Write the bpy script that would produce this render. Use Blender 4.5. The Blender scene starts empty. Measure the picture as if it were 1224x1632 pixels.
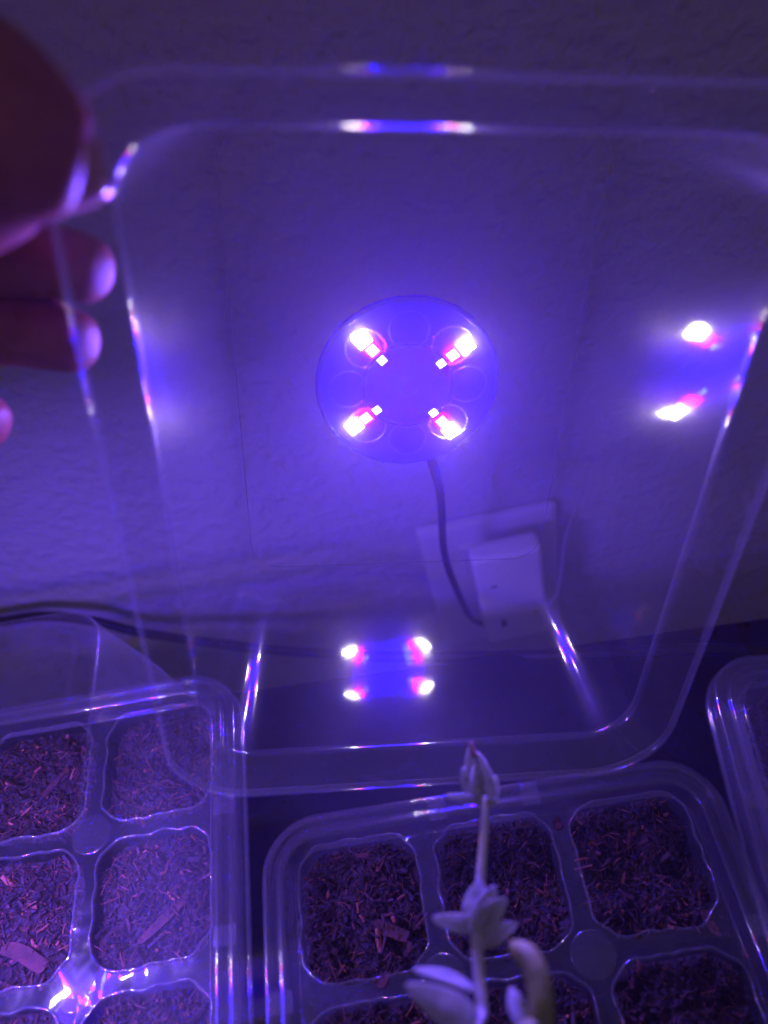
import bpy, bmesh, math, random
from mathutils import Matrix, Vector, Euler, noise
from math import radians as R, sin, cos, pi
random.seed(7)
S = bpy.context.scene
COL = S.collection

# ------------------------------------------------------------------ camera
CAM_Z = 0.314
F_PX = 1233.0                      # focal length in pixels of the 1224 x 1632 picture
cd = bpy.data.cameras.new('camera')
cd.sensor_fit = 'VERTICAL'; cd.sensor_height = 36.0; cd.sensor_width = 27.0
cd.lens = 36.0 * F_PX / 1632.0
cd.clip_start = 0.01; cd.clip_end = 50
cam = bpy.data.objects.new('camera', cd); COL.objects.link(cam)
M3 = Euler((R(40), 0, 0)).to_matrix() @ Matrix.Rotation(R(-8), 3, 'Z')
CAMM = Matrix.Translation((0, 0, CAM_Z)) @ M3.to_4x4()
cam.matrix_world = CAMM
S.camera = cam
cd.dof.use_dof = True; cd.dof.focus_distance = 0.265; cd.dof.aperture_fstop = 6.6

# ------------------------------------------------------------------ world and exposure
w = bpy.data.worlds.new('World'); S.world = w; w.use_nodes = True
bgn = w.node_tree.nodes['Background']
bgn.inputs[0].default_value = (0.74, 0.57, 1.0, 1); bgn.inputs[1].default_value = 0.10
S.view_settings.view_transform = 'Standard'; S.view_settings.look = 'None'
S.view_settings.gamma = 1; S.view_settings.exposure = 0.0
S.view_settings.use_curve_mapping = False
S.render.engine = 'CYCLES'
cy = S.cycles
cy.max_bounces = 10; cy.transparent_max_bounces = 48; cy.glossy_bounces = 5; cy.diffuse_bounces = 3
cy.volume_bounces = 0; cy.use_light_tree = False; cy.transmission_bounces = 6
cy.use_denoising = True
cy.use_adaptive_sampling = True; cy.adaptive_threshold = 0.04; cy.adaptive_min_samples = 12
cy.sample_clamp_indirect = 6.0; cy.sample_clamp_direct = 0
cy.caustics_reflective = True; cy.caustics_refractive = False
LAMP = 1550.0                       # radiance of one white chip

# ------------------------------------------------------------------ helpers
def ray(px, py):
    d = Vector(((px - 612) / F_PX, -(py - 816) / F_PX, -1.0))
    return M3 @ d
ORG = Vector((0, 0, CAM_Z))
def at_depth(px, py, d): return ORG + ray(px, py) * d
def at_y(px, py, y): r = ray(px, py); return ORG + r * (y / r.y)
def at_z(px, py, z): r = ray(px, py); return ORG + r * ((z - CAM_Z) / r.z)

def mesh(name, verts, faces, mat, parent=None, smooth=True):
    me = bpy.data.meshes.new(name); me.from_pydata([tuple(v) for v in verts], [], faces); me.update()
    if smooth: me.polygons.foreach_set('use_smooth', [True] * len(me.polygons))
    if mat: me.materials.append(mat)
    o = bpy.data.objects.new(name, me); COL.objects.link(o)
    if parent: o.parent = parent
    return o
def from_bm(name, bm, mat, parent=None, smooth=False):
    me = bpy.data.meshes.new(name); bm.to_mesh(me); bm.free()
    if smooth: me.polygons.foreach_set('use_smooth', [True] * len(me.polygons))
    if mat: me.materials.append(mat)
    o = bpy.data.objects.new(name, me); COL.objects.link(o)
    if parent: o.parent = parent
    return o
def empty(name, mat4):
    o = bpy.data.objects.new(name, None); o.empty_display_size = 0.01
    COL.objects.link(o); o.matrix_world = mat4; return o
def tag(o, label, cat=None, group=None, kind=None):
    o['label'] = label
    if cat: o['category'] = cat
    if group: o['group'] = group
    if kind: o['kind'] = kind
    return o
def solid(o, t, off=0):
    m = o.modifiers.new('thickness', 'SOLIDIFY'); m.thickness = t; m.offset = off; return o
def box_bm(sx, sy, sz, bev=0, seg=2):
    bm = bmesh.new(); bmesh.ops.create_cube(bm, size=1)
    bmesh.ops.scale(bm, vec=(sx, sy, sz), verts=bm.verts)
    if bev: bmesh.ops.bevel(bm, geom=bm.edges[:], offset=bev, segments=seg, affect='EDGES', profile=0.6)
    return bm
def catmull(P, n=8):
    P = [Vector(p) for p in P]; Q = [P[0] * 2 - P[1]] + P + [P[-1] * 2 - P[-2]]; out = []
    for i in range(1, len(Q) - 2):
        a, b, c, d = Q[i - 1:i + 3]
        for k in range(n):
            t = k / n
            out.append(0.5 * ((2 * b) + (c - a) * t + (2 * a - 5 * b + 4 * c - d) * t * t + (3 * b - a - 3 * c + d) * t ** 3))
    out.append(P[-1]); return out
def tube(path, rad, seg=10, caps=True):
    """verts, faces of a tube along path; rad is a number or a function of 0..1"""
    V, Fc = [], []; n = len(path); prev = None
    for i, p in enumerate(path):
        t = (path[min(i + 1, n - 1)] - path[max(i - 1, 0)]).normalized()
        if prev is None:
            u = t.orthogonal().normalized()
        else:
            u = (prev - t * prev.dot(t)).normalized()
        prev = u; v = t.cross(u)
        r = rad(i / (n - 1)) if callable(rad) else rad
        for k in range(seg):
            a = 2 * pi * k / seg; V.append(p + (u * cos(a) + v * sin(a)) * r)
    for i in range(n - 1):
        for k in range(seg):
            a = i * seg + k; b = i * seg + (k + 1) % seg
            Fc.append((a, b, b + seg, a + seg))
    if caps:
        Fc.append(tuple(range(seg - 1, -1, -1))); Fc.append(tuple(range((n - 1) * seg, n * seg)))
    return V, Fc

# ------------------------------------------------------------------ materials
def new_mat(name):
    m = bpy.data.materials.new(name); m.use_nodes = True; nt = m.node_tree; nt.nodes.clear()
    out = nt.nodes.new('ShaderNodeOutputMaterial'); return m, nt, out
def nd(nt, typ, **kw):
    n = nt.nodes.new(typ)
    for k, v in kw.items():
        if k in n.inputs.keys() if isinstance(k, str) else False: n.inputs[k].default_value = v
        else: setattr(n, k, v)
    return n
def principled(name, col, rough=0.5, noise_scale=None, col2=None, bump=0.0, bump_scale=None, spec=0.5, sss=0, detail=4, coord='Object', **kw):
    m, nt, out = new_mat(name); L = nt.links.new
    b = nt.nodes.new('ShaderNodeBsdfPrincipled'); L(b.outputs[0], out.inputs[0])
    b.inputs['Base Color'].default_value = (*col, 1); b.inputs['Roughness'].default_value = rough
    b.inputs['Specular IOR Level'].default_value = spec
    if sss:
        b.inputs['Subsurface Weight'].default_value = sss
        b.inputs['Subsurface Radius'].default_value = (1, 0.25, 0.12); b.inputs['Subsurface Scale'].default_value = kw.get('sss_scale', 0.004)
    tc = nt.nodes.new('ShaderNodeTexCoord')
    if noise_scale:
        n = nt.nodes.new('ShaderNodeTexNoise'); n.inputs['Scale'].default_value = noise_scale; n.inputs['Detail'].default_value = detail
        L(tc.outputs[coord], n.inputs['Vector'])
        r = nt.nodes.new('ShaderNodeValToRGB'); r.color_ramp.elements[0].position = 0.35; r.color_ramp.elements[1].position = 0.68
        r.color_ramp.elements[0].color = (*col, 1); r.color_ramp.elements[1].color = (*(col2 or col), 1)
        L(n.outputs['Fac'], r.inputs[0]); L(r.outputs[0], b.inputs['Base Color'])
    if bump:
        n = nt.nodes.new('ShaderNodeTexNoise'); n.inputs['Scale'].default_value = bump_scale; n.inputs['Detail'].default_value = detail
        L(tc.outputs[coord], n.inputs['Vector'])
        bp = nt.nodes.new('ShaderNodeBump'); bp.inputs['Strength'].default_value = 1; bp.inputs['Distance'].default_value = bump
        L(n.outputs['Fac'], bp.inputs['Height']); L(bp.outputs[0], b.inputs['Normal'])
    return m
def plastic(name, haze=0.03, rough=0.06, f0=0.05, tint=(0.97, 0.97, 0.985)):
    """thin clear vacuum-formed plastic: clear film + a little scatter + Fresnel gloss (both faces of the film)"""
    m, nt, out = new_mat(name); L = nt.links.new; N = nt.nodes.new
    geo = N('ShaderNodeNewGeometry')
    dot = N('ShaderNodeVectorMath'); dot.operation = 'DOT_PRODUCT'; L(geo.outputs['Normal'], dot.inputs[0]); L(geo.outputs['Incoming'], dot.inputs[1])
    ab = N('ShaderNodeMath'); ab.operation = 'ABSOLUTE'; L(dot.outputs['Value'], ab.inputs[0])
    om = N('ShaderNodeMath'); om.operation = 'SUBTRACT'; om.inputs[0].default_value = 1; L(ab.outputs[0], om.inputs[1]); om.use_clamp = True
    pw = N('ShaderNodeMath'); pw.operation = 'POWER'; L(om.outputs[0], pw.inputs[0]); pw.inputs[1].default_value = 5
    ma = N('ShaderNodeMath'); ma.operation = 'MULTIPLY_ADD'; L(pw.outputs[0], ma.inputs[0]); ma.inputs[1].default_value = 0.7; ma.inputs[2].default_value = f0
    tr = N('ShaderNodeBsdfTransparent'); tr.inputs[0].default_value = (*tint, 1)
    di = N('ShaderNodeBsdfDiffuse'); di.inputs[0].default_value = (0.8, 0.8, 0.82, 1)
    tl = N('ShaderNodeBsdfTranslucent'); tl.inputs[0].default_value = (0.8, 0.8, 0.82, 1)
    dm = N('ShaderNodeMixShader'); dm.inputs[0].default_value = 0.5; L(di.outputs[0], dm.inputs[1]); L(tl.outputs[0], dm.inputs[2])
    hm = N('ShaderNodeMixShader'); hm.inputs[0].default_value = haze; L(tr.outputs[0], hm.inputs[1]); L(dm.outputs[0], hm.inputs[2])
    g1 = N('ShaderNodeBsdfGlossy'); g1.inputs['Roughness'].default_value = rough
    g2 = N('ShaderNodeBsdfGlossy'); g2.inputs['Roughness'].default_value = 0.3
    gl = N('ShaderNodeMixShader'); gl.inputs[0].default_value = 0.14; L(g1.outputs[0], gl.inputs[1]); L(g2.outputs[0], gl.inputs[2])
    fm = N('ShaderNodeMixShader'); L(ma.outputs[0], fm.inputs[0]); L(hm.outputs[0], fm.inputs[1]); L(gl.outputs[0], fm.inputs[2])
    L(fm.outputs[0], out.inputs[0]); return m
def emitter(name, col, st):
    m, nt, out = new_mat(name); e = nt.nodes.new('ShaderNodeEmission')
    e.inputs[0].default_value = (*col, 1); e.inputs[1].default_value = st
    nt.links.new(e.outputs[0], out.inputs[0]); return m

M_LID = plastic('clear_lid_plastic', haze=0.026, rough=0.06, f0=0.045)
M_FOG = plastic('fogged_lid_plastic', haze=0.05, rough=0.08)
M_FOLD = plastic('fold_line_plastic', haze=0.16, rough=0.10)
M_RIM = plastic('clear_rim_plastic', haze=0.04, rough=0.07)
M_TRAY = plastic('clear_tray_plastic', haze=0.026, rough=0.05, f0=0.08)
M_LIP = plastic('highlight_lip_plastic', haze=0.085, rough=0.09, f0=0.14)  # extra scatter and reflectance paint bright highlight lines on the cell edges
M_DROP = plastic('water', haze=0.01, rough=0.02)
M_WALL = None
def wall_mat():
    m, nt, out = new_mat('orange_peel_paint'); L = nt.links.new; N = nt.nodes.new
    b = N('ShaderNodeBsdfPrincipled'); L(b.outputs[0], out.inputs[0])
    b.inputs['Base Color'].default_value = (0.54, 0.52, 0.53, 1); b.inputs['Roughness'].default_value = 0.6
    tc = N('ShaderNodeTexCoord')
    n1 = N('ShaderNodeTexNoise'); n1.inputs['Scale'].default_value = 170; n1.inputs['Detail'].default_value = 1.2; n1.inputs['Roughness'].default_value = 0.45; L(tc.outputs['Object'], n1.inputs['Vector'])
    n2 = N('ShaderNodeTexNoise'); n2.inputs['Scale'].default_value = 420; n2.inputs['Detail'].default_value = 2; L(tc.outputs['Object'], n2.inputs['Vector'])
    rp = N('ShaderNodeMapRange'); rp.interpolation_type = 'SMOOTHSTEP'; rp.inputs[1].default_value = 0.30; rp.inputs[2].default_value = 0.78; L(n1.outputs['Fac'], rp.inputs[0])
    ad = N('ShaderNodeMath'); ad.operation = 'MULTIPLY_ADD'; ad.inputs[1].default_value = 0.22; L(n2.outputs['Fac'], ad.inputs[0]); L(rp.outputs[0], ad.inputs[2])
    bp = N('ShaderNodeBump'); bp.inputs['Distance'].default_value = 0.00085; L(ad.outputs[0], bp.inputs['Height']); L(bp.outputs[0], b.inputs['Normal'])
    return m
M_WALL = wall_mat()
M_TABLE = principled('black_table', (0.006, 0.006, 0.009), 0.5, 30, (0.012, 0.012, 0.016), 0.0002, 300, spec=0.25)
M_FLOOR = principled('dark_floor', (0.05, 0.045, 0.05), 0.7, 20, (0.07, 0.06, 0.06))
M_CABLE = principled('black_rubber', (0.012, 0.012, 0.014), 0.5)
M_WHITE = principled('white_abs', (0.86, 0.84, 0.86), 0.5, 60, (0.9, 0.88, 0.9), 0.0001, 500)
M_PLATE = principled('wall_plate_plastic', (0.74, 0.72, 0.72), 0.45)
M_DARK = principled('dark_slot', (0.02, 0.02, 0.02), 0.5)
M_SKIN = principled('skin', (0.40, 0.11, 0.085), 0.50, 220, (0.48, 0.15, 0.12), 0.0002, 700, sss=0.5, sss_scale=0.006)
M_NAIL = principled('nail', (0.66, 0.36, 0.31), 0.12)
def leaf_mat(name, c1, c2):
    m, nt, out = new_mat(name); L = nt.links.new; N = nt.nodes.new
    tc = N('ShaderNodeTexCoord'); n = N('ShaderNodeTexNoise'); n.inputs['Scale'].default_value = 260; n.inputs['Detail'].default_value = 4; L(tc.outputs['Object'], n.inputs['Vector'])
    r = N('ShaderNodeValToRGB'); r.color_ramp.elements[0].position = 0.35; r.color_ramp.elements[1].position = 0.68
    r.color_ramp.elements[0].color = (*c1, 1); r.color_ramp.elements[1].color = (*c2, 1); L(n.outputs['Fac'], r.inputs[0])
    bp = N('ShaderNodeBump'); bp.inputs['Distance'].default_value = 0.0004; L(n.outputs['Fac'], bp.inputs['Height'])
    d = N('ShaderNodeBsdfDiffuse'); t = N('ShaderNodeBsdfTranslucent'); x = N('ShaderNodeMixShader'); x.inputs[0].default_value = 0.5
    for q in (d, t): L(r.outputs[0], q.inputs[0]); L(bp.outputs[0], q.inputs['Normal'])
    L(d.outputs[0], x.inputs[1]); L(t.outputs[0], x.inputs[2]); L(x.outputs[0], out.inputs[0]); return m
M_LEAF = leaf_mat('downy_leaf', (0.66, 0.69, 0.64), (0.82, 0.84, 0.80))
M_STEM = principled('downy_stem', (0.66, 0.64, 0.58), 0.8, 300, (0.78, 0.76, 0.72), 0.0003, 900)
M_GREEN = principled('green_stem', (0.26, 0.30, 0.06), 0.6, 120, (0.34, 0.34, 0.12), 0.0002, 500)
M_BUD = principled('pink_tip', (0.34, 0.17, 0.15), 0.8)
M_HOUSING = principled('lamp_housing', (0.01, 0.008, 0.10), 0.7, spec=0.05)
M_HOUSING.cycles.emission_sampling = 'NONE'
_b = M_HOUSING.node_tree.nodes['Principled BSDF']; _b.inputs['Emission Color'].default_value = (0.04, 0.0, 1.0, 1); _b.inputs['Emission Strength'].default_value = 0.22  # even blue emission stands in for chip light and glare on the housing
M_RING = plastic('lens_ring_plastic', haze=0.05, rough=0.12)
M_WHT_LED = emitter('white_chip', (1.0, 0.88, 0.78), LAMP * 0.30)
M_RED_LED = emitter('red_chip', (1.0, 0.003, 0.012), LAMP * 0.42)
M_BLU_LED = emitter('blue_chip', (0.0004, 0.0008, 1.0), LAMP * 8.5)
M_BLUE_GLOW = emitter('blue_glow', (0.0003, 0.0, 1.0), 100.0); M_BLUE_GLOW.cycles.emission_sampling = 'NONE'  # added emitter, stands in for the blue glare between the chips

def soil_mat(name, chip):
    m, nt, out = new_mat(name); L = nt.links.new; N = nt.nodes.new
    b = N('ShaderNodeBsdfPrincipled'); L(b.outputs[0], out.inputs[0]); b.inputs['Roughness'].default_value = 0.75
    at = N('ShaderNodeAttribute'); at.attribute_name = 'shade'
    r = N('ShaderNodeValToRGB'); e = r.color_ramp.elements
    e[0].position = 0; e[0].color = (0.005, 0.001, 0.0006, 1); e[1].position = 1; e[1].color = (0.26, 0.07, 0.032, 1)
    k = e.new(0.5); k.color = (0.026, 0.006, 0.003, 1); k = e.new(0.8); k.color = (0.095, 0.023, 0.010, 1)
    L(at.outputs['Fac'], r.inputs[0]); L(r.outputs[0], b.inputs['Base Color'])
    tc = N('ShaderNodeTexCoord'); n = N('ShaderNodeTexNoise'); n.inputs['Scale'].default_value = 900; n.inputs['Detail'].default_value = 3; L(tc.outputs['Object'], n.inputs['Vector'])
    bp = N('ShaderNodeBump'); bp.inputs['Distance'].default_value = 0.0004; L(n.outputs['Fac'], bp.inputs['Height']); L(bp.outputs[0], b.inputs['Normal'])
    return m
M_SOIL = soil_mat('coir_soil', False)
M_CHIP = principled('bark_chip', (0.030, 0.008, 0.004), 0.85, 160, (0.080, 0.021, 0.010), 0.0012, 500)

# ------------------------------------------------------------------ setting
def slab(name, x0, x1, y0, y1, z0, z1, mat, bev=0.0):
    bm = box_bm(x1 - x0, y1 - y0, z1 - z0, bev)
    o = from_bm(name, bm, mat); o.location = ((x0 + x1) / 2, (y0 + y1) / 2, (z0 + z1) / 2)
    o['kind'] = 'structure'; return o
TABLE_Y = at_z(767, 1046, 0.0).y; WALL_Y = 0.262
slab('wall', -0.9, 0.9, WALL_Y, WALL_Y + 0.04, -0.50, 0.95, M_WALL)
slab('table', -0.85, 0.85, -0.45, TABLE_Y, -0.022, 0.0, M_TABLE, 0.003)
slab('floor', -0.9, 0.9, -0.6, WALL_Y, -0.53, -0.503, M_FLOOR)

# ------------------------------------------------------------------ rounded-rectangle loops
def rrect(hx, hy, r, z, n=9, edge=10):
    """points of a rounded rectangle, counter-clockwise, constant count"""
    P = []
    cs = [(hx - r, hy - r, 0), (-hx + r, hy - r, 90), (-hx + r, -hy + r, 180), (hx - r, -hy + r, 270)]
    for ci, (cx, cy_, a0) in enumerate(cs):
        arc = [Vector((cx + r * cos(R(a0 + 90 * k / n)), cy_ + r * sin(R(a0 + 90 * k / n)), z)) for k in range(n + 1)]
        P += arc
        nx = cs[(ci + 1) % 4]
        nxt = Vector((nx[0] + r * cos(R(nx[2])), nx[1] + r * sin(R(nx[2])), z))
        for k in range(1, edge): P.append(arc[-1].lerp(nxt, k / edge))
    return P
def loft(loops, close_last=False):
    V = []; Fc = []; n = len(loops[0])
    for l in loops: V += l
    for i in range(len(loops) - 1):
        for k in range(n):
            a = i * n + k; b = i * n + (k + 1) % n; Fc.append((a, b, b + n, a + n))
    if close_last: Fc.append(tuple(range((len(loops) - 1) * n, len(loops) * n)))
    return V, Fc

def fillet(P, r=0.0004, n=3):
    out = [P[0]]
    for i in range(1, len(P) - 1):
        a, b, c = (Vector((*P[i + k], 0)) for k in (-1, 0, 1))
        d1, d2 = a - b, c - b; q = min(r, d1.length * 0.45, d2.length * 0.45)
        p1, p2 = b + d1.normalized() * q, b + d2.normalized() * q
        for k in range(n + 1):
            t = k / n; w_ = p1 * (1 - t) ** 2 + b * 2 * t * (1 - t) + p2 * t * t; out.append((w_.x, w_.y))
    out.append(P[-1]); return out
# ------------------------------------------------------------------ humidity lid
LW, LL, LD = 0.0775, 0.0993, 0.085
def wob(loop, amp=0.00021, sc=55):
    out = []
    for p in loop:
        n = noise.noise_vector(p * sc) + noise.noise_vector(p * sc * 3.1) * 0.30
        out.append(p + n * amp)
    return out
def lid_parts():
    prof = [(0.0010, -0.0010), (0.0, -0.0006), (-0.0002, 0.0004), (0.0006, 0.0011), (0.0014, 0.0009), (0.0094, -0.0066), (0.0102, -0.0088)]
    rim = [rrect(LW - i, LL - i, max(0.023 - i * 0.7, 0.008), z) for i, z in fillet(prof, 0.00045)]
    wall = []
    i0, z0, i1, z1 = 0.0102, -0.0088, 0.0205, -0.0795
    for k in range(25):
        t = k / 24; i = i0 + (i1 - i0) * t
        # slight belly and one moulded crease two thirds down
        bulge = 0.0007 * sin(pi * t)
        wall.append(wob(rrect(LW - i + bulge, LL - i + bulge, 0.0164 + (0.0125 - 0.0164) * t, z0 + (z1 - z0) * t, 9, 30)))
    top = [wall[-1]]
    pp = fillet([(i1, z1), (i1 + 0.0010, -0.0843), (i1 + 0.0020, -0.0850), (i1 + 0.0045, -0.0850), (i1 + 0.0050, -0.0843), (i1 + 0.0075, -0.0843), (i1 + 0.0081, -0.0849), (i1 + 0.0110, -0.0849)], 0.0005)
    for i, z in pp[1:]:
        top.append(rrect(LW - i, LL - i, max(0.0125 - (i - i1), 0.004), z, 9, 30))
    return loft(rim), loft(wall), loft(top, True)
LID_ME = None
def make_lid(mat4, label, group):
    global LID_ME
    root = empty('humidity_lid', mat4); tag(root, label, 'lid', group)
    if LID_ME is None:
        LID_ME = []
        for nm, (V, Fc), m in zip(('rim', 'side_wall', 'top_panel'), lid_parts(), (M_RIM, M_LID, M_LID)):
            o = mesh(nm, V, Fc, m, root); LID_ME.append(o)
            if nm == 'rim': solid(o, 0.0006)
        for i, z, r_ in ((0.0216, -0.0846, 0.011),):
            P = rrect(LW - i, LL - i, r_, z, 9, 6); V, Fc = tube(P + [P[0]], 0.00022, 5, False); LID_ME.append(mesh('fold_line', V, Fc, M_FOLD, root))
    else:
        for s in LID_ME:
            o = s.copy(); COL.objects.link(o); o.parent = root
            if o.name.startswith(('side_wall', 'top_panel')): o.material_slots[0].link = 'OBJECT'; o.material_slots[0].material = M_FOG
    return root

# pose of the lid held open, fitted to the picture (camera frame)
rv = Vector((0.6253, 0.0964, -0.0005))
LIDM = CAMM @ Matrix.Translation((0.0153, -0.0063, -0.1889)) @ Matrix.Rotation(rv.length, 4, rv.normalized())
lid = make_lid(LIDM, 'open clear plastic lid held upright with the lit round lamp inside', 'clear humidity lids')

# ------------------------------------------------------------------ grow lamp
def disc_loops(prof, n=48):
    return loft([[Vector((r * cos(2 * pi * k / n), r * sin(2 * pi * k / n), z)) for k in range(n)] for r, z in prof], True)
def ring(r, t, n=36, m=8):
    V, Fc = [], []
    for i in range(n):
        a = 2 * pi * i / n
        for j in range(m):
            b = 2 * pi * j / m; V.append(((r + t * cos(b)) * cos(a), (r + t * cos(b)) * sin(a), t * sin(b)))
    for i in range(n):
        for j in range(m):
            Fc.append((i * m + j, ((i + 1) % n) * m + j, ((i + 1) % n) * m + (j + 1) % m, i * m + (j + 1) % m))
    return V, Fc
def make_lamp(mat4, label):
    root = empty('grow_lamp', mat4); tag(root, label, 'lamp', 'round grow lamps')
    V, Fc = disc_loops([(0.0300, 0.0), (0.0306, 0.0012), (0.0300, 0.0026), (0.0292, 0.0030), (0.0286, 0.0024), (0.0080, 0.0024), (0.0, 0.0024)][:6])
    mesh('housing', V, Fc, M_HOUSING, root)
    V, Fc = ring(0.0296, 0.0007, 56); o = mesh('rim_ring', V, Fc, M_RING, root); o.location = (0, 0, 0.0030)
    V, Fc = disc_loops([(0.0145, 0.0), (0.0142, 0.0003), (0.006, 0.0004)]); o = mesh('blue_glow_disc', V, Fc, M_BLUE_GLOW, root); o.location = (0, 0, 0.0025)  # the disc in the middle is added for the blue glare
    V, Fc = ring(0.0032, 0.0004); o = mesh('hub_ring', V, Fc, M_RING, root); o.location = (0, 0, 0.0028)
    V, Fc = ring(0.0064, 0.00035)
    lens = None
    for k in range(8):
        a = R(45 * k + 2)
        if lens is None: o = mesh('lens_ring', V, Fc, M_RING, root); lens = o
        else: o = lens.copy(); COL.objects.link(o); o.parent = root
        o.location = (0.0196 * cos(a), 0.0196 * sin(a), 0.0027)
    for k in range(4):
        a = R(45 + 90 * k - 6 + (k % 2) * 4)
        for nm, r, m, sz in (('blue_chip', 0.0132, M_BLU_LED, 0.0024), ('red_chip', 0.0178, M_RED_LED, 0.0034), ('white_chip', 0.0228, M_WHT_LED, 0.0046)):
            h = sz / 2
            o = mesh(nm, [(-h, -h, 0), (h, -h, 0), (h, h, 0), (-h, h, 0)], [(0, 1, 2, 3)], m, root, False); o.location = (r * cos(a), r * sin(a), 0.0032); o.rotation_euler = (0, 0, a)
    return root
make_lamp(LIDM @ Matrix.Translation((0.0, 0.0, -LD + 0.0010)), 'round grow lamp glowing white, blue and red in the open lid')

# ------------------------------------------------------------------ seed trays
TW, TL_, PX_, PY_ = 0.075, 0.1956, 0.045, 0.0465
DECK = -0.008
def tray_xy(c, r): return (-PX_ + PX_ * c, -0.0513 + PY_ / 2 - PY_ * r)
def opening(phi, hx, hy, ch):
    c, s = abs(cos(phi)) + 1e-9, abs(sin(phi)) + 1e-9
    a = [hx / c, hy / s, (hx + hy - ch) / (c + s)]
    p = 34.0
    return sum(x ** -p for x in a) ** (-1 / p)
def clampr(x, y, hx, hy, r):
    """pull a point inside a rounded rectangle centred on the tray"""
    yc = y + TL_ / 2
    qx, qy = abs(x) - (hx - r), abs(yc) - (hy - r)
    if qx > 0 and qy > 0:
        l = math.hypot(qx, qy)
        if l > r: qx, qy = qx / l * r, qy / l * r
    qx = min(qx, r); qy = min(qy, r)
    return math.copysign(hx - r + qx, x), math.copysign(hy - r + qy, yc) - TL_ / 2
NPH = 88
def make_tray(mat4, label, seed):
    root = empty('seed_tray', mat4); tag(root, label, 'seed tray', 'clear twelve-cell seed trays')
    prof = [(0.0, -0.0045), (0.0, -0.0006), (0.0006, 0.0), (0.0026, 0.0), (0.0031, -0.0013), (0.0046, -0.0013), (0.0051, 0.0), (0.0068, 0.0002), (0.0076, -0.0004), (0.0086, -0.0072), (0.0092, DECK)]
    loops = []
    for i, z in fillet(prof):
        l = rrect(TW - i, TL_ / 2 - i, max(0.018 - i, 0.006), z)
        loops.append([p + Vector((0, -TL_ / 2, 0.00025 * noise.noise(p * 60 + Vector((seed, 0, 0))))) for p in l])
    solid(mesh('rim', *loft(loops), M_TRAY, root), 0.0006)
    DV, DF = [], []
    for r in range(4):
        for c in range(3):
            cx, cy_ = tray_xy(c, r)
            hx, hy = PX_ / 2 - 0.0024, PY_ / 2 - 0.0024
            L0 = []; L1 = []; cup = [[] for _ in range(8)]
            for k in range(NPH):
                ph = 2 * pi * k / NPH; cc, ss = cos(ph), sin(ph)
                ro = min((PX_ / 2 + (0.004 if c in (0, 2) and abs(cc) > 0 else 0)) / (abs(cc) + 1e-9), (PY_ / 2 + 0.004) / (abs(ss) + 1e-9))
                x = cx + min(PX_ / 2, PX_ / 2) * max(-1, min(1, cc / max(abs(cc), abs(ss))))
                y = cy_ + PY_ / 2 * max(-1, min(1, ss / max(abs(cc), abs(ss))))
                # border cells reach to the rim
                if c == 0 and x < cx - PX_ * 0.49: x -= 0.01
                if c == 2 and x > cx + PX_ * 0.49: x += 0.01
                if r == 0 and y > cy_ + PY_ * 0.49: y += 0.01
                if r == 3 and y < cy_ - PY_ * 0.49: y -= 0.01
                x, y = clampr(x, y, TW - 0.0092, TL_ / 2 - 0.0092, 0.009)
                wav = 0.0011 * noise.noise(Vector((cx + 0.03 * cc, cy_ + 0.03 * ss, seed)) * 130)
                zz = DECK + 0.0006 * noise.noise(Vector((x, y, seed)) * 90) + 0.0003 * noise.noise(Vector((x, y, seed)) * 420)
                L0.append(Vector((x, y, zz)))
                q = opening(ph, hx, hy, 0.0062) + wav
                L1.append(Vector((cx + q * cc, cy_ + q * ss, DECK + 0.0003 + 0.0007 * noise.noise(Vector((cx + q * cc, cy_ + q * ss, seed + 3)) * 140) + 0.0007 * noise.noise(Vector((cx + q * cc, cy_ + q * ss, seed + 9)) * 420))))
                for j, (dq, dz) in enumerate(((0, 0.0), (-0.0002, 0.0006), (-0.0006, 0.0009), (-0.0010, 0.0006), (-0.0012, -0.0004), (-0.0026, -0.0150), (-0.0070, -0.0440), (-0.0110, -0.0450))):
                    cup[j].append(Vector((cx + (q + dq) * cc, cy_ + (q + dq) * ss, (L1[-1].z if j == 0 else L1[-1].z + dz if j < 5 else DECK + dz))))
            b = len(DV); DV += L0 + L1
            for k in range(NPH):
                DF.append((b + k, b + (k + 1) % NPH, b + NPH + (k + 1) % NPH, b + NPH + k))
            mesh('cell_lip', *loft(cup[:5]), M_LIP, root)
            mesh('cell', *loft(cup[4:], True), M_TRAY, root)
    dk = mesh('deck', DV, DF, M_TRAY, root)
    bm = bmesh.new(); bm.from_mesh(dk.data); bmesh.ops.remove_doubles(bm, verts=bm.verts, dist=2e-5); bm.to_mesh(dk.data); bm.free()
    dk.data.polygons.foreach_set('use_smooth', [True] * len(dk.data.polygons))
    # moulded round pads at the crossings, ribs across the back and side rims
    pad = None
    for r in range(3):
        for c in range(2):
            x = -PX_ / 2 + PX_ * c; y = -0.0513 - PY_ * r
            if pad is None:
                pad = mesh('crossing_pad', *disc_loops([(0.0068, 0.0), (0.0066, 0.0002), (0.0060, 0.0003)], 28), M_TRAY, root); o = pad
            else: o = pad.copy(); COL.objects.link(o); o.parent = root
            o.location = (x, y, DECK + 0.0004)
    rib = None
    spots = [(-0.0165, -0.0044, 0), (0.0145, -0.0044, 0), (-0.0075 + 0.03, -TL_ + 0.0044, 0)]
    for s in (-1, 1):
        for y in (-0.052, -0.092, -0.138): spots.append((s * (TW - 0.0044), y, 90))
    for x, y, a in spots:
        if rib is None:
            rib = from_bm('rim_rib', box_bm(0.0060, 0.0072, 0.0013, 0.0005), M_TRAY, root, True); o = rib
        else: o = rib.copy(); COL.objects.link(o); o.parent = root
        o.location = (x, y, -0.0002); o.rotation_euler = (0, 0, R(a))
    return root

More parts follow.
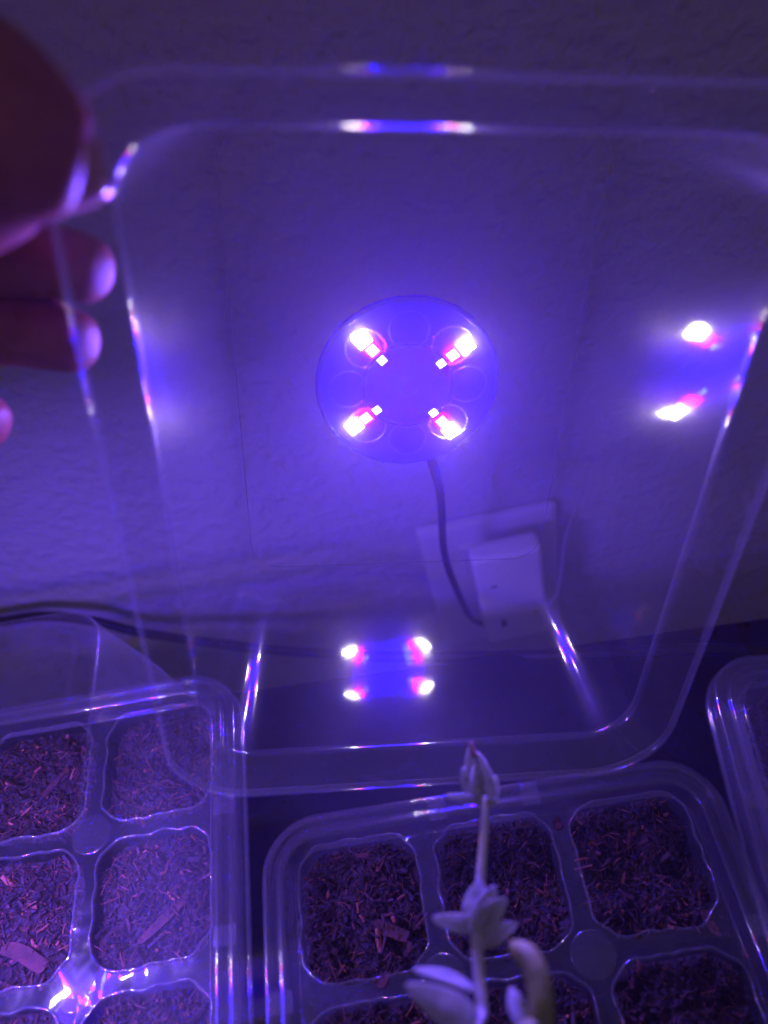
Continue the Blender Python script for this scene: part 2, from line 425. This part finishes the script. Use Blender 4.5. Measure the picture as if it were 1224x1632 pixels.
def add_shade(o, vals):
    a = o.data.attributes.new('shade', 'FLOAT', 'FACE'); a.data.foreach_set('value', vals)
def make_soil(mat4, cells, seed, label, level=-0.0135, per=1000):
    rnd = random.Random(seed); V, Fc, sh = [], [], []
    for (c, r) in cells:
        cx, cy_ = tray_xy(c, r); G = 40; hx = PX_ / 2 - 0.0034; hy = PY_ / 2 - 0.0034
        def hgt(x, y):
            p = Vector((cx + x, cy_ + y, seed))
            return level + 0.0046 * noise.noise(p * 60) + 0.0026 * noise.noise(p * 170) + 0.0013 * noise.noise(p * 420) + 0.0006 * noise.noise(p * 900) - 0.002 * max(abs(x / hx), abs(y / hy)) ** 4 * 0.5
        b = len(V)
        for j in range(G):
            for i in range(G):
                x = (i / (G - 1) * 2 - 1) * hx; y = (j / (G - 1) * 2 - 1) * hy
                # round the corners off
                q = opening(math.atan2(y, x), hx, hy, 0.0062); l = math.hypot(x, y)
                if l > q: x, y = x * q / l, y * q / l
                V.append((cx + x, cy_ + y, hgt(x, y)))
        for j in range(G - 1):
            for i in range(G - 1):
                Fc.append((b + j * G + i, b + j * G + i + 1, b + (j + 1) * G + i + 1, b + (j + 1) * G + i)); sh.append(rnd.uniform(0.0, 0.34))
        for k in range(per):
            x, y = rnd.uniform(-1, 1) * hx, rnd.uniform(-1, 1) * hy
            if math.hypot(x, y) > opening(math.atan2(y, x), hx, hy, 0.0062) - 0.0010: continue
            kind = rnd.random()
            if kind < 0.62: ln, wd, th = rnd.uniform(0.0012, 0.0075) ** 1.0, rnd.uniform(0.00012, 0.00042), 0.00022
            elif kind < 0.90: ln, wd, th = rnd.uniform(0.0006, 0.0021), rnd.uniform(0.0005, 0.0014), rnd.uniform(0.0003, 0.0010)
            elif kind < 0.985: ln, wd, th = rnd.uniform(0.0022, 0.0050), rnd.uniform(0.0007, 0.0017), 0.0005
            else: ln, wd, th = rnd.uniform(0.004, 0.0085), rnd.uniform(0.0014, 0.0026), 0.0008
            a = rnd.uniform(0, 2 * pi); tilt = rnd.gauss(0, 0.42); roll = rnd.gauss(0, 0.9)
            mt = Matrix.Translation((cx + x, cy_ + y, hgt(x, y) + rnd.uniform(0.0, 0.0016))) @ Euler((roll, tilt, a)).to_matrix().to_4x4()
            bend = rnd.gauss(0, 0.16) * ln; s0 = min(0.99, max(0, rnd.gauss(0.46, 0.24)))
            b = len(V)
            for t, wv, bz in ((-0.5, rnd.uniform(0.3, 1), 0), (0.0, 1, bend), (0.5, rnd.uniform(0.2, 0.9), 0)):
                for sy, sz in ((-1, -1), (1, -1), (0.7, 1), (-0.7, 1)):
                    V.append(mt @ Vector((t * ln, sy * wd / 2 * wv + bz * 0.6, sz * th / 2 + bz * 0.5)))
            for s in (0, 4):
                for q in range(4):
                    Fc.append((b + s + q, b + s + (q + 1) % 4, b + s + 4 + (q + 1) % 4, b + s + 4 + q)); sh.append(s0)
            Fc.append((b + 3, b + 2, b + 1, b)); Fc.append((b + 8, b + 9, b + 10, b + 11)); sh += [s0, s0]
    o = mesh('potting_soil', V, Fc, M_SOIL, None, smooth=False); o.matrix_world = mat4; add_shade(o, sh)
    return tag(o, label, 'soil', None, 'stuff')

def tray_m(px, py, yaw, z=0.055): p = at_z(px, py, z); return Matrix.Translation(p) @ Matrix.Rotation(R(yaw), 4, 'Z')
# back-centre of each tray's rim, as picture point on the rim plane
T_MID = tray_m(771, 1255, 1.0)
T_LEFT = Matrix.Translation((-0.1400, 0.1485, 0.055)) @ Matrix.Rotation(R(2.0), 4, 'Z')
T_RIGHT = Matrix.Translation((0.1822, 0.1190, 0.055)) @ Matrix.Rotation(R(-7.5), 4, 'Z')
make_tray(T_MID, 'uncovered clear seed tray in the middle, below the open lid', 1.3)
make_tray(T_LEFT, 'clear seed tray on the left, under a closed lid', 4.1)
make_tray(T_RIGHT, 'clear seed tray cut off by the right edge of the picture', 7.7)
ALL = [(c, r) for c in range(3) for r in range(4)]
make_soil(T_MID, ALL, 11, 'dark fibrous soil in the cells of the uncovered middle tray')
make_soil(T_LEFT, [(c, r) for c in (1, 2) for r in range(4)] + [(0, 0), (0, 1)], 23, 'reddish fibrous soil in the cells of the covered left tray')
make_soil(T_RIGHT, [(0, r) for r in range(4)] + [(1, 0), (1, 1)], 31, 'strip of dark soil in the tray at the right edge')
def cover(tm): return tm @ Matrix.Translation((0, -TL_ / 2, -0.005)) @ Matrix.Rotation(pi, 4, 'Y')
LID_L, LID_R = cover(T_LEFT), cover(T_RIGHT)
make_lid(LID_L, 'closed clear lid over the left seed tray', 'clear humidity lids')
make_lid(LID_R, 'closed clear lid over the tray at the right edge', 'clear humidity lids')
make_lamp(LID_L @ Matrix.Translation((0, 0, -LD + 0.0095)), 'round grow lamp inside the closed left lid')

# ------------------------------------------------------------------ cables, outlet and charger
def cable(name, pts, rad, label, n=10, mat=M_CABLE):
    V, Fc = tube(catmull(pts, n), rad, 10); return tag(mesh(name, V, Fc, mat), label, 'cable')
# lamp cable: from behind the lamp, down outside the top panel, over the table edge to the outlet
bk = [LIDM @ Vector(p) for p in ((0.004, -0.004, -LD - 0.004), (0.010, -0.030, -LD - 0.0045))]
cable('lamp_cable', [bk[0], bk[1], at_y(702, 790, 0.222), at_y(708, 880, 0.226), at_y(728, 940, 0.230), at_y(752, 985, 0.236), at_y(785, 1000, 0.2405)], 0.0019, 'thin black cable hanging from the lamp to the white charger')
cable('power_cable', [at_y(-160, 1010, 0.246), at_y(0, 990, 0.246), at_y(70, 982, 0.245), at_y(150, 990, 0.243), at_y(235, 1010, 0.238), at_y(420, 1034, 0.212), at_y(600, 1046, 0.190), at_y(800, 1046, 0.172), at_y(1000, 1040, 0.158), at_y(1130, 1035, 0.152), at_y(1240, 1043, 0.148), at_y(1400, 1050, 0.146)], 0.0027, 'black cable running along the wall behind the trays')
cable('thin_wire', [at_y(936, 735, 0.226), at_y(922, 800, 0.227), at_y(902, 855, 0.227), at_y(894, 915, 0.227), at_y(886, 950, 0.226), at_y(870, 965, 0.226), at_y(850, 960, 0.2265)], 0.00045, 'fine pale strand curving beside the white charger', mat=principled('pale_strand', (0.5, 0.48, 0.5), 0.4))

def wall_pt(px, py, y): return at_y(px, py, y)
pl = empty('outlet_plate', Matrix.Translation((0, 0, 0)))
tag(pl, 'pale wall outlet plate half hidden behind the white charger', 'outlet plate')
a, b_ = wall_pt(660, 838, WALL_Y - 0.001), wall_pt(884, 792, WALL_Y - 0.001)
pw, ph_ = (b_ - a).length, 0.125
ang = math.atan2((b_ - a).z, (b_ - a).x)
pm = Matrix.Translation(a) @ Matrix.Rotation(-ang, 4, 'Y')
pl.matrix_world = pm @ Matrix.Translation((pw / 2, 0, -ph_ / 2))
bm = box_bm(pw, 0.006, ph_, 0.0035, 2); o = from_bm('plate', bm, M_PLATE, pl); o.location = (0, -0.0025, 0)
for zz in (0.03, -0.03):
    o = from_bm('socket', box_bm(0.034, 0.003, 0.028, 0.001), M_PLATE, pl); o.location = (0, -0.0065, zz)
    for xx in (-0.006, 0.006):
        s = from_bm('slot', box_bm(0.002, 0.001, 0.008), M_DARK, o); s.location = (xx, -0.0012, 0)
YC = 0.230
tl, tr_, bl_ = at_y(738, 900, YC), at_y(852, 876, YC), at_y(768, 1030, YC)
ux = (tr_ - tl); cw = ux.length; ux.normalize(); uz = (tl - bl_); chh = uz.length
uz.normalize(); q_ = (ux - uz * ux.dot(uz)).normalized(); ux = (ux * 0.4 + q_ * 0.6).normalized()
uz = (uz - ux * uz.dot(ux)).normalized(); uy = uz.cross(ux)
cm = Matrix((ux, uy, uz)).transposed().to_4x4()
ch_c = (tl + tr_) / 2 - uz * chh / 2 + ux * 0.004
ch = empty('charger', Matrix.Translation(ch_c) @ cm); tag(ch, 'white rectangular plug-in charger seen through the bottom of the open lid', 'charger')
o = from_bm('body', box_bm(cw, 0.013, chh, 0.0040, 3), M_WHITE, ch, True); o.location = (0, 0.0065, 0)
o = from_bm('port', box_bm(0.0032, 0.0008, 0.0075, 0.0003, 1), M_DARK, ch); o.location = (-0.007, -0.0001, -chh * 0.25)
o = from_bm('scuff', box_bm(0.003, 0.0004, 0.0012), M_DARK, ch); o.location = (-0.009, -0.00005, chh * 0.2)
for xx in (-0.006, 0.006):
    o = from_bm('prong', box_bm(0.0015, 0.010, 0.006), M_DARK, ch); o.location = (xx, 0.026, -0.010)
o = from_bm('plug_neck', box_bm(0.022, 0.012, 0.026, 0.003), M_WHITE, ch, True); o.location = (0, 0.0185, -0.010)

# ------------------------------------------------------------------ hand
def skin_mesh(name, chains, mat, root_first=True, sub=2):
    """chains: list of lists of (point, radius); each chain starts at an existing index of chain 0 or None"""
    V, E, Rr = [], [], []
    for start, pts in chains:
        prev = start
        for p, r in pts:
            V.append(tuple(p)); Rr.append(r); i = len(V) - 1
            if prev is not None: E.append((prev, i))
            prev = i
    me = bpy.data.meshes.new(name); me.from_pydata(V, E, []); me.update()
    o = bpy.data.objects.new(name, me); COL.objects.link(o)
    o.modifiers.new('skin', 'SKIN').use_smooth_shade = True
    if not me.skin_vertices: me.skin_vertices.new()
    for i, r in enumerate(Rr):
        sv = me.skin_vertices[0].data[i]; sv.radius = r if isinstance(r, tuple) else (r, r); sv.use_root = (i == 0)
    m = o.modifiers.new('sub', 'SUBSURF'); m.levels = sub; m.render_levels = sub
    me.materials.append(mat); return o
D = at_depth
palm = [(None, [(D(-420, 330, 0.165), 0.022), (D(-290, 345, 0.160), 0.021), (D(-190, 360, 0.158), 0.018)]),
        # thumb in front of the rim
        (1, [(D(-170, 215, 0.130), 0.0225), (D(-70, 212, 0.116), 0.0205), (D(10, 222, 0.113), 0.0160), (D(72, 243, 0.113), 0.0118), (D(116, 262, 0.114), 0.0088), (D(138, 270, 0.115), 0.0064)]),
        # index, middle, ring and little finger behind the lid
        (2, [(D(-60, 425, 0.172), 0.0098), (D(60, 412, 0.166), 0.0090), (D(140, 430, 0.163), 0.0080), (D(168, 440, 0.162), 0.0060)]),
        (2, [(D(-70, 520, 0.178), 0.0098), (D(40, 525, 0.172), 0.0090), (D(118, 545, 0.168), 0.0078), (D(146, 552, 0.167), 0.0058)]),
        (2, [(D(-150, 560, 0.182), 0.0095), (D(-70, 645, 0.182), 0.0085), (D(-12, 678, 0.180), 0.0066), (D(8, 684, 0.180), 0.0048)]),
        (2, [(D(-200, 600, 0.186), 0.0082), (D(-150, 690, 0.186), 0.0072), (D(-100, 740, 0.184), 0.0056)])]
hand = skin_mesh('hand', palm, M_SKIN)
tag(hand, 'hand gripping the upper left corner of the open lid, thumb in front', 'hand')
def nail(c, tip, up, w_, l_):
    d = (tip - c).normalized(); up = (up - d * up.dot(d)).normalized(); s = d.cross(up)
    V, Fc = [], []
    for j in range(7):
        for i in range(7):
            u, v = i / 3 - 1, j / 3 - 1
            k = math.sqrt(max(0, 1 - 0.35 * v * v * u * u))
            V.append(c + s * (u * w_ * k * (1 - 0.18 * max(0, v) ** 2)) + d * (v * l_) + up * (-(u * u) * w_ * 0.45 - 0.0006 * v * v))
    for j in range(6):
        for i in range(6): Fc.append((j * 7 + i, j * 7 + i + 1, j * 7 + i + 8, j * 7 + i + 7))
    o = mesh('nail', V, Fc, M_NAIL, hand); solid(o, 0.0006, 1); return o
cdir = M3 @ Vector((0, 0, 1)); cup_ = M3 @ Vector((0, 1, 0)); crt = M3 @ Vector((1, 0, 0))
nail(D(100, 292, 0.1125), D(140, 290, 0.1135), -cup_ * 0.8 + cdir * 0.6, 0.0058, 0.0062)

# ------------------------------------------------------------------ seedlings
def leaf(name, base, tip, up, width, parent, mat, curl=0.15, fold=0.25, pleat=0.0):
    d = tip - base; ln = d.length; d.normalize(); up = (up - d * up.dot(d)).normalized(); s = d.cross(up)
    V, Fc = [], []; NJ, NI = 14, 9
    for j in range(NJ + 1):
        t = j / NJ; wd = width * 0.74 * (sin(pi * min(1, t ** 0.8 * 0.97 + 0.03)) ** 0.75) * 0.5 + 0.0003
        for i in range(NI):
            u = i / (NI - 1) * 2 - 1
            h = curl * ln * (t * (1 - t)) * 1.2 + fold * abs(u) * wd + pleat * wd * sin(t * 26 + abs(u) * 3) + 0.05 * wd * sin(9 * t + 4 * u)
            V.append(base + d * (t * ln) + s * (u * wd) + up * h)
    for j in range(NJ):
        for i in range(NI - 1): k = j * NI + i; Fc.append((k, k + 1, k + NI + 1, k + NI))
    return solid(mesh(name, V, Fc, mat, parent), 0.0005)
def dd(px, py): # seedling depth grows towards its tip
    t = (1640 - py) / 450.0; return D(px, py, 0.158 + 0.034 * t)
sd = empty('seedling', Matrix.Translation((0, 0, 0)))
tag(sd, 'pale downy seedling with a folded bud at its tip leaning towards the lamp', 'seedling')
base_pt = T_MID @ Vector((0.0, -0.138 + 0.021, -0.014))
path = catmull([base_pt, base_pt + Vector((0.0, -0.001, 0.04)), dd(772, 1700), dd(768, 1610), dd(762, 1540), dd(760, 1470), dd(766, 1400), dd(771, 1330), dd(774, 1270)], 8)
V, Fc = tube(path, lambda t: 0.00135 if t < 0.62 else 0.00135 - 0.0013 * (t - 0.62), 10); mesh('stem', V, Fc, M_STEM, sd)
tocam = cdir
leaf('leaf', dd(758, 1478), dd(690, 1464), tocam * 0.8 + cup_ * 0.5, 0.0044, sd, M_LEAF, 0.12)
leaf('leaf', dd(758, 1506), dd(824, 1472), tocam * 0.8 + cup_ * 0.5, 0.0046, sd, M_LEAF, 0.12)
fw = tocam * 0.0022
leaf('leaf', dd(754, 1476) + fw, dd(762, 1394) + fw, tocam - crt * 0.45, 0.0082, sd, M_LEAF, 0.05, -0.15, 0.03)
leaf('leaf', dd(757, 1474) + fw, dd(786, 1402) + fw * 1.3, tocam + crt * 0.2, 0.0066, sd, M_LEAF, 0.06, -0.2, 0.05)
leaf('leaf', dd(758, 1468) + fw, dd(804, 1423) + fw * 1.2, tocam + cup_ * 0.4, 0.0054, sd, M_LEAF, 0.10, 0.15, 0.05)
leaf('leaf', dd(764, 1640), D(648, 1570, 0.150), tocam * 0.8 + cup_ * 0.6, 0.0085, sd, M_LEAF, 0.18, 0.2)
leaf('leaf', dd(758, 1578), D(660, 1546, 0.160), tocam * 0.2 + cup_ * 0.9, 0.0040, sd, M_LEAF, 0.15, 0.2)
# folded bud: overlapping wrapped leaves
for (bx, by, tx, ty, wd, up_) in ((770, 1284, 751, 1186, 0.0064, tocam + crt * 0.4), (776, 1282, 758, 1198, 0.0062, tocam * 0.4 - crt), (768, 1282, 762, 1214, 0.0060, tocam * 0.5 + crt), (774, 1283, 790, 1236, 0.0062, tocam + cup_ * 0.3), (766, 1280, 739, 1222, 0.0054, tocam + crt * 0.5), (770, 1286, 768, 1230, 0.0070, tocam)):
    leaf('bud_leaf', dd(bx, by), dd(tx, ty), up_, wd, sd, M_LEAF, -0.12, -0.50, 0.10)
leaf('leaf', dd(772, 1274), dd(793, 1278), tocam + cup_ * 0.3, 0.0028, sd, M_LEAF, 0.1)
leaf('leaf', dd(770, 1276), dd(712, 1268), tocam + cup_ * 0.5, 0.0018, sd, M_LEAF, 0.25)
V, Fc = tube(catmull([dd(758, 1206), dd(753, 1194), dd(750, 1183)], 5), lambda t: 0.0009 * (1 - 0.4 * t)); mesh('bud_tip', V, Fc, M_BUD, sd)
s2 = empty('seedling', Matrix.Translation((0, 0, 0)))
tag(s2, 'green hooked seedling stem bending over at the bottom edge', 'seedling')
b2 = T_MID @ Vector((0.020, -0.138 + 0.018, -0.014))
V, Fc = tube(catmull([b2, b2 + Vector((0.002, 0, 0.05)), D(852, 1720, 0.140), D(862, 1632, 0.142), D(860, 1572, 0.146), D(845, 1530, 0.150), D(818, 1508, 0.154)], 8), lambda t: 0.0024 if t < 0.9 else 0.0024 - 0.010 * (t - 0.9), 12)
mesh('stem', V, Fc, M_GREEN, s2)
leaf('leaf', D(836, 1640, 0.145), D(815, 1575, 0.152), tocam, 0.0040, s2, M_LEAF)

# ------------------------------------------------------------------ bark chips
def chip(name, tm, xyz, size, rot, label):
    size = tuple(q * 0.78 for q in size); bm = box_bm(size[0], size[1], size[2], 0)
    bmesh.ops.subdivide_edges(bm, edges=bm.edges[:], cuts=3, use_grid_fill=True)
    rnd = random.Random(hash(label) % 999)
    for v in bm.verts:
        n = noise.noise_vector(Vector(v.co) * 400 + Vector((size[0] * 999, 0, 0)))
        v.co += Vector((n.x * 0.0009, n.y * 0.0008, n.z * 0.0005)); v.co.y *= 1 - 0.22 * abs(v.co.x / size[0] * 2) ** 3; v.co.x += 0.0012 * noise.noise(Vector((v.co.y * 900, size[0] * 500, 3))); v.co.y += 0.0009 * noise.noise(Vector((v.co.x * 300, 7, size[1] * 900)))
    o = from_bm(name, bm, M_CHIP); o.matrix_world = tm @ Matrix.Translation(xyz) @ Euler([R(a) for a in rot]).to_matrix().to_4x4()
    return tag(o, label, 'bark chip', 'loose bark chips')
def on_tray(px, py, tm, z=-0.0115):
    p = at_z(px, py, 0.055 + z); return tm.inverted() @ p
CH = [(T_MID, 622, 1485, (0.0150, 0.0048, 0.0012), (6, -5, -27), 'broad flat bark chip in the back left cell of the middle tray'),
      (T_MID, 650, 1512, (0.0050, 0.0024, 0.0010), (0, 0, 70), 'small reddish chip beside the broad bark chip'),
      (T_MID, 609, 1562, (0.0054, 0.0042, 0.0010), (0, 0, 20), 'orange bark flake on the divider below the broad bark chip'),
      (T_MID, 890, 1312, (0.0036, 0.0044, 0.0010), (0, 0, 10), 'orange bark flake stuck at the top of the right divider'),
      (T_MID, 1132, 1470, (0.0034, 0.0100, 0.0010), (0, 10, 12), 'upright reddish chip at the right side of the back right cell'),
      (T_LEFT, 38, 1525, (0.0210, 0.0062, 0.0014), (0, 5, -30), 'long reddish bark chip at the left edge in the covered tray'),
      (T_LEFT, 262, 1465, (0.0240, 0.0038, 0.0014), (0, 4, 38), 'long slanting bark sliver in the covered left tray'),
      (T_LEFT, 90, 1245, (0.0150, 0.0026, 0.0010), (0, 0, 50), 'thin bark sliver beside the divider at the back of the left tray')]
for tm, px, py, sz, rot, lab in CH:
    z = -0.0075 if 'divider' in lab and 'beside' not in lab else -0.0112
    chip('bark_chip', tm, on_tray(px, py, tm, z), sz, rot, lab)

# ------------------------------------------------------------------ droplets (too many to count)
def droplets(parent, pts, name='water_droplets'):
    V, Fc = [], []
    for p, n, r in pts:
        n = n.normalized(); u = n.orthogonal().normalized(); v = n.cross(u); b = len(V)
        for ring_r, h in ((1, 0), (0.8, 0.38), (0.42, 0.58)):
            for k in range(8): a = 2 * pi * k / 8; V.append(p + (u * cos(a) + v * sin(a)) * r * ring_r + n * h * r)
        V.append(p + n * 0.64 * r)
        for q in (0, 8):
            for k in range(8): Fc.append((b + q + k, b + q + (k + 1) % 8, b + q + 8 + (k + 1) % 8, b + q + 8 + k))
        for k in range(8): Fc.append((b + 16 + k, b + 16 + (k + 1) % 8, b + 24))
    o = mesh(name, V, Fc, M_DROP, parent); o['kind'] = 'stuff'; return o
rnd = random.Random(3)
lidpts = []
for k in range(260):   # on the lower side wall and top panel of the open lid
    t = rnd.random(); i = 0.0102 + 0.0103 * t; x = rnd.uniform(-1, 1) * (LW - i - 0.012)
    lidpts.append((Vector((x, -(LL - i + 0.0007 * sin(pi * t)) + 0.0004, -0.0088 - 0.070 * t)), Vector((0, 1, 0.15)), rnd.uniform(0.0001, 0.00032)))
for k in range(140):
    t = rnd.random(); i = 0.0102 + 0.0103 * t; y = rnd.uniform(-1, 0.6) * (LL - i - 0.012)
    lidpts.append((Vector((LW - i + 0.0007 * sin(pi * t) - 0.0004, y, -0.0088 - 0.070 * t)), Vector((-1, 0, 0.15)), rnd.uniform(0.0001, 0.0003)))
droplets([o for o in lid.children if o.name.startswith('side_wall')][0], lidpts)
for tm, sdd in ((T_MID, 5),):
    rt = [o for o in bpy.data.objects if o.name.startswith('seed_tray') and (o.matrix_world.translation - tm.translation).length < 1e-5][0]
    pts = []
    for k in range(420):
        a = rnd.random(); side = rnd.randrange(3); off = rnd.uniform(0.0095, 0.0130)
        if side == 0: p = Vector((rnd.uniform(-0.062, 0.062), -off, DECK + 0.0006))
        elif side == 1: p = Vector((-TW + off, -rnd.uniform(0.012, 0.1), DECK + 0.0006))
        else: p = Vector((TW - off, -rnd.uniform(0.012, 0.1), DECK + 0.0006))
        pts.append((p, Vector((0, 0, 1)), rnd.uniform(0.0002, 0.0006)))
    droplets(rt, pts)

# ------------------------------------------------------------------ haze added to stand in for lens glow around the lamp
hz, nt, out = new_mat('lamp_glow_haze')
pv = nt.nodes.new('ShaderNodeVolumePrincipled'); pv.inputs['Color'].default_value = (0.76, 0.58, 0.98, 1)
pv.inputs['Density'].default_value = 0.15; pv.inputs['Anisotropy'].default_value = 0.72
nt.links.new(pv.outputs[0], out.inputs['Volume'])
o = from_bm('haze', box_bm(2.4, 1.6, 2.0), hz); o.location = (0, 0.0, 0.1)
tag(o, 'thin haze added for the lens glow around the lamp', 'haze', None, 'stuff')
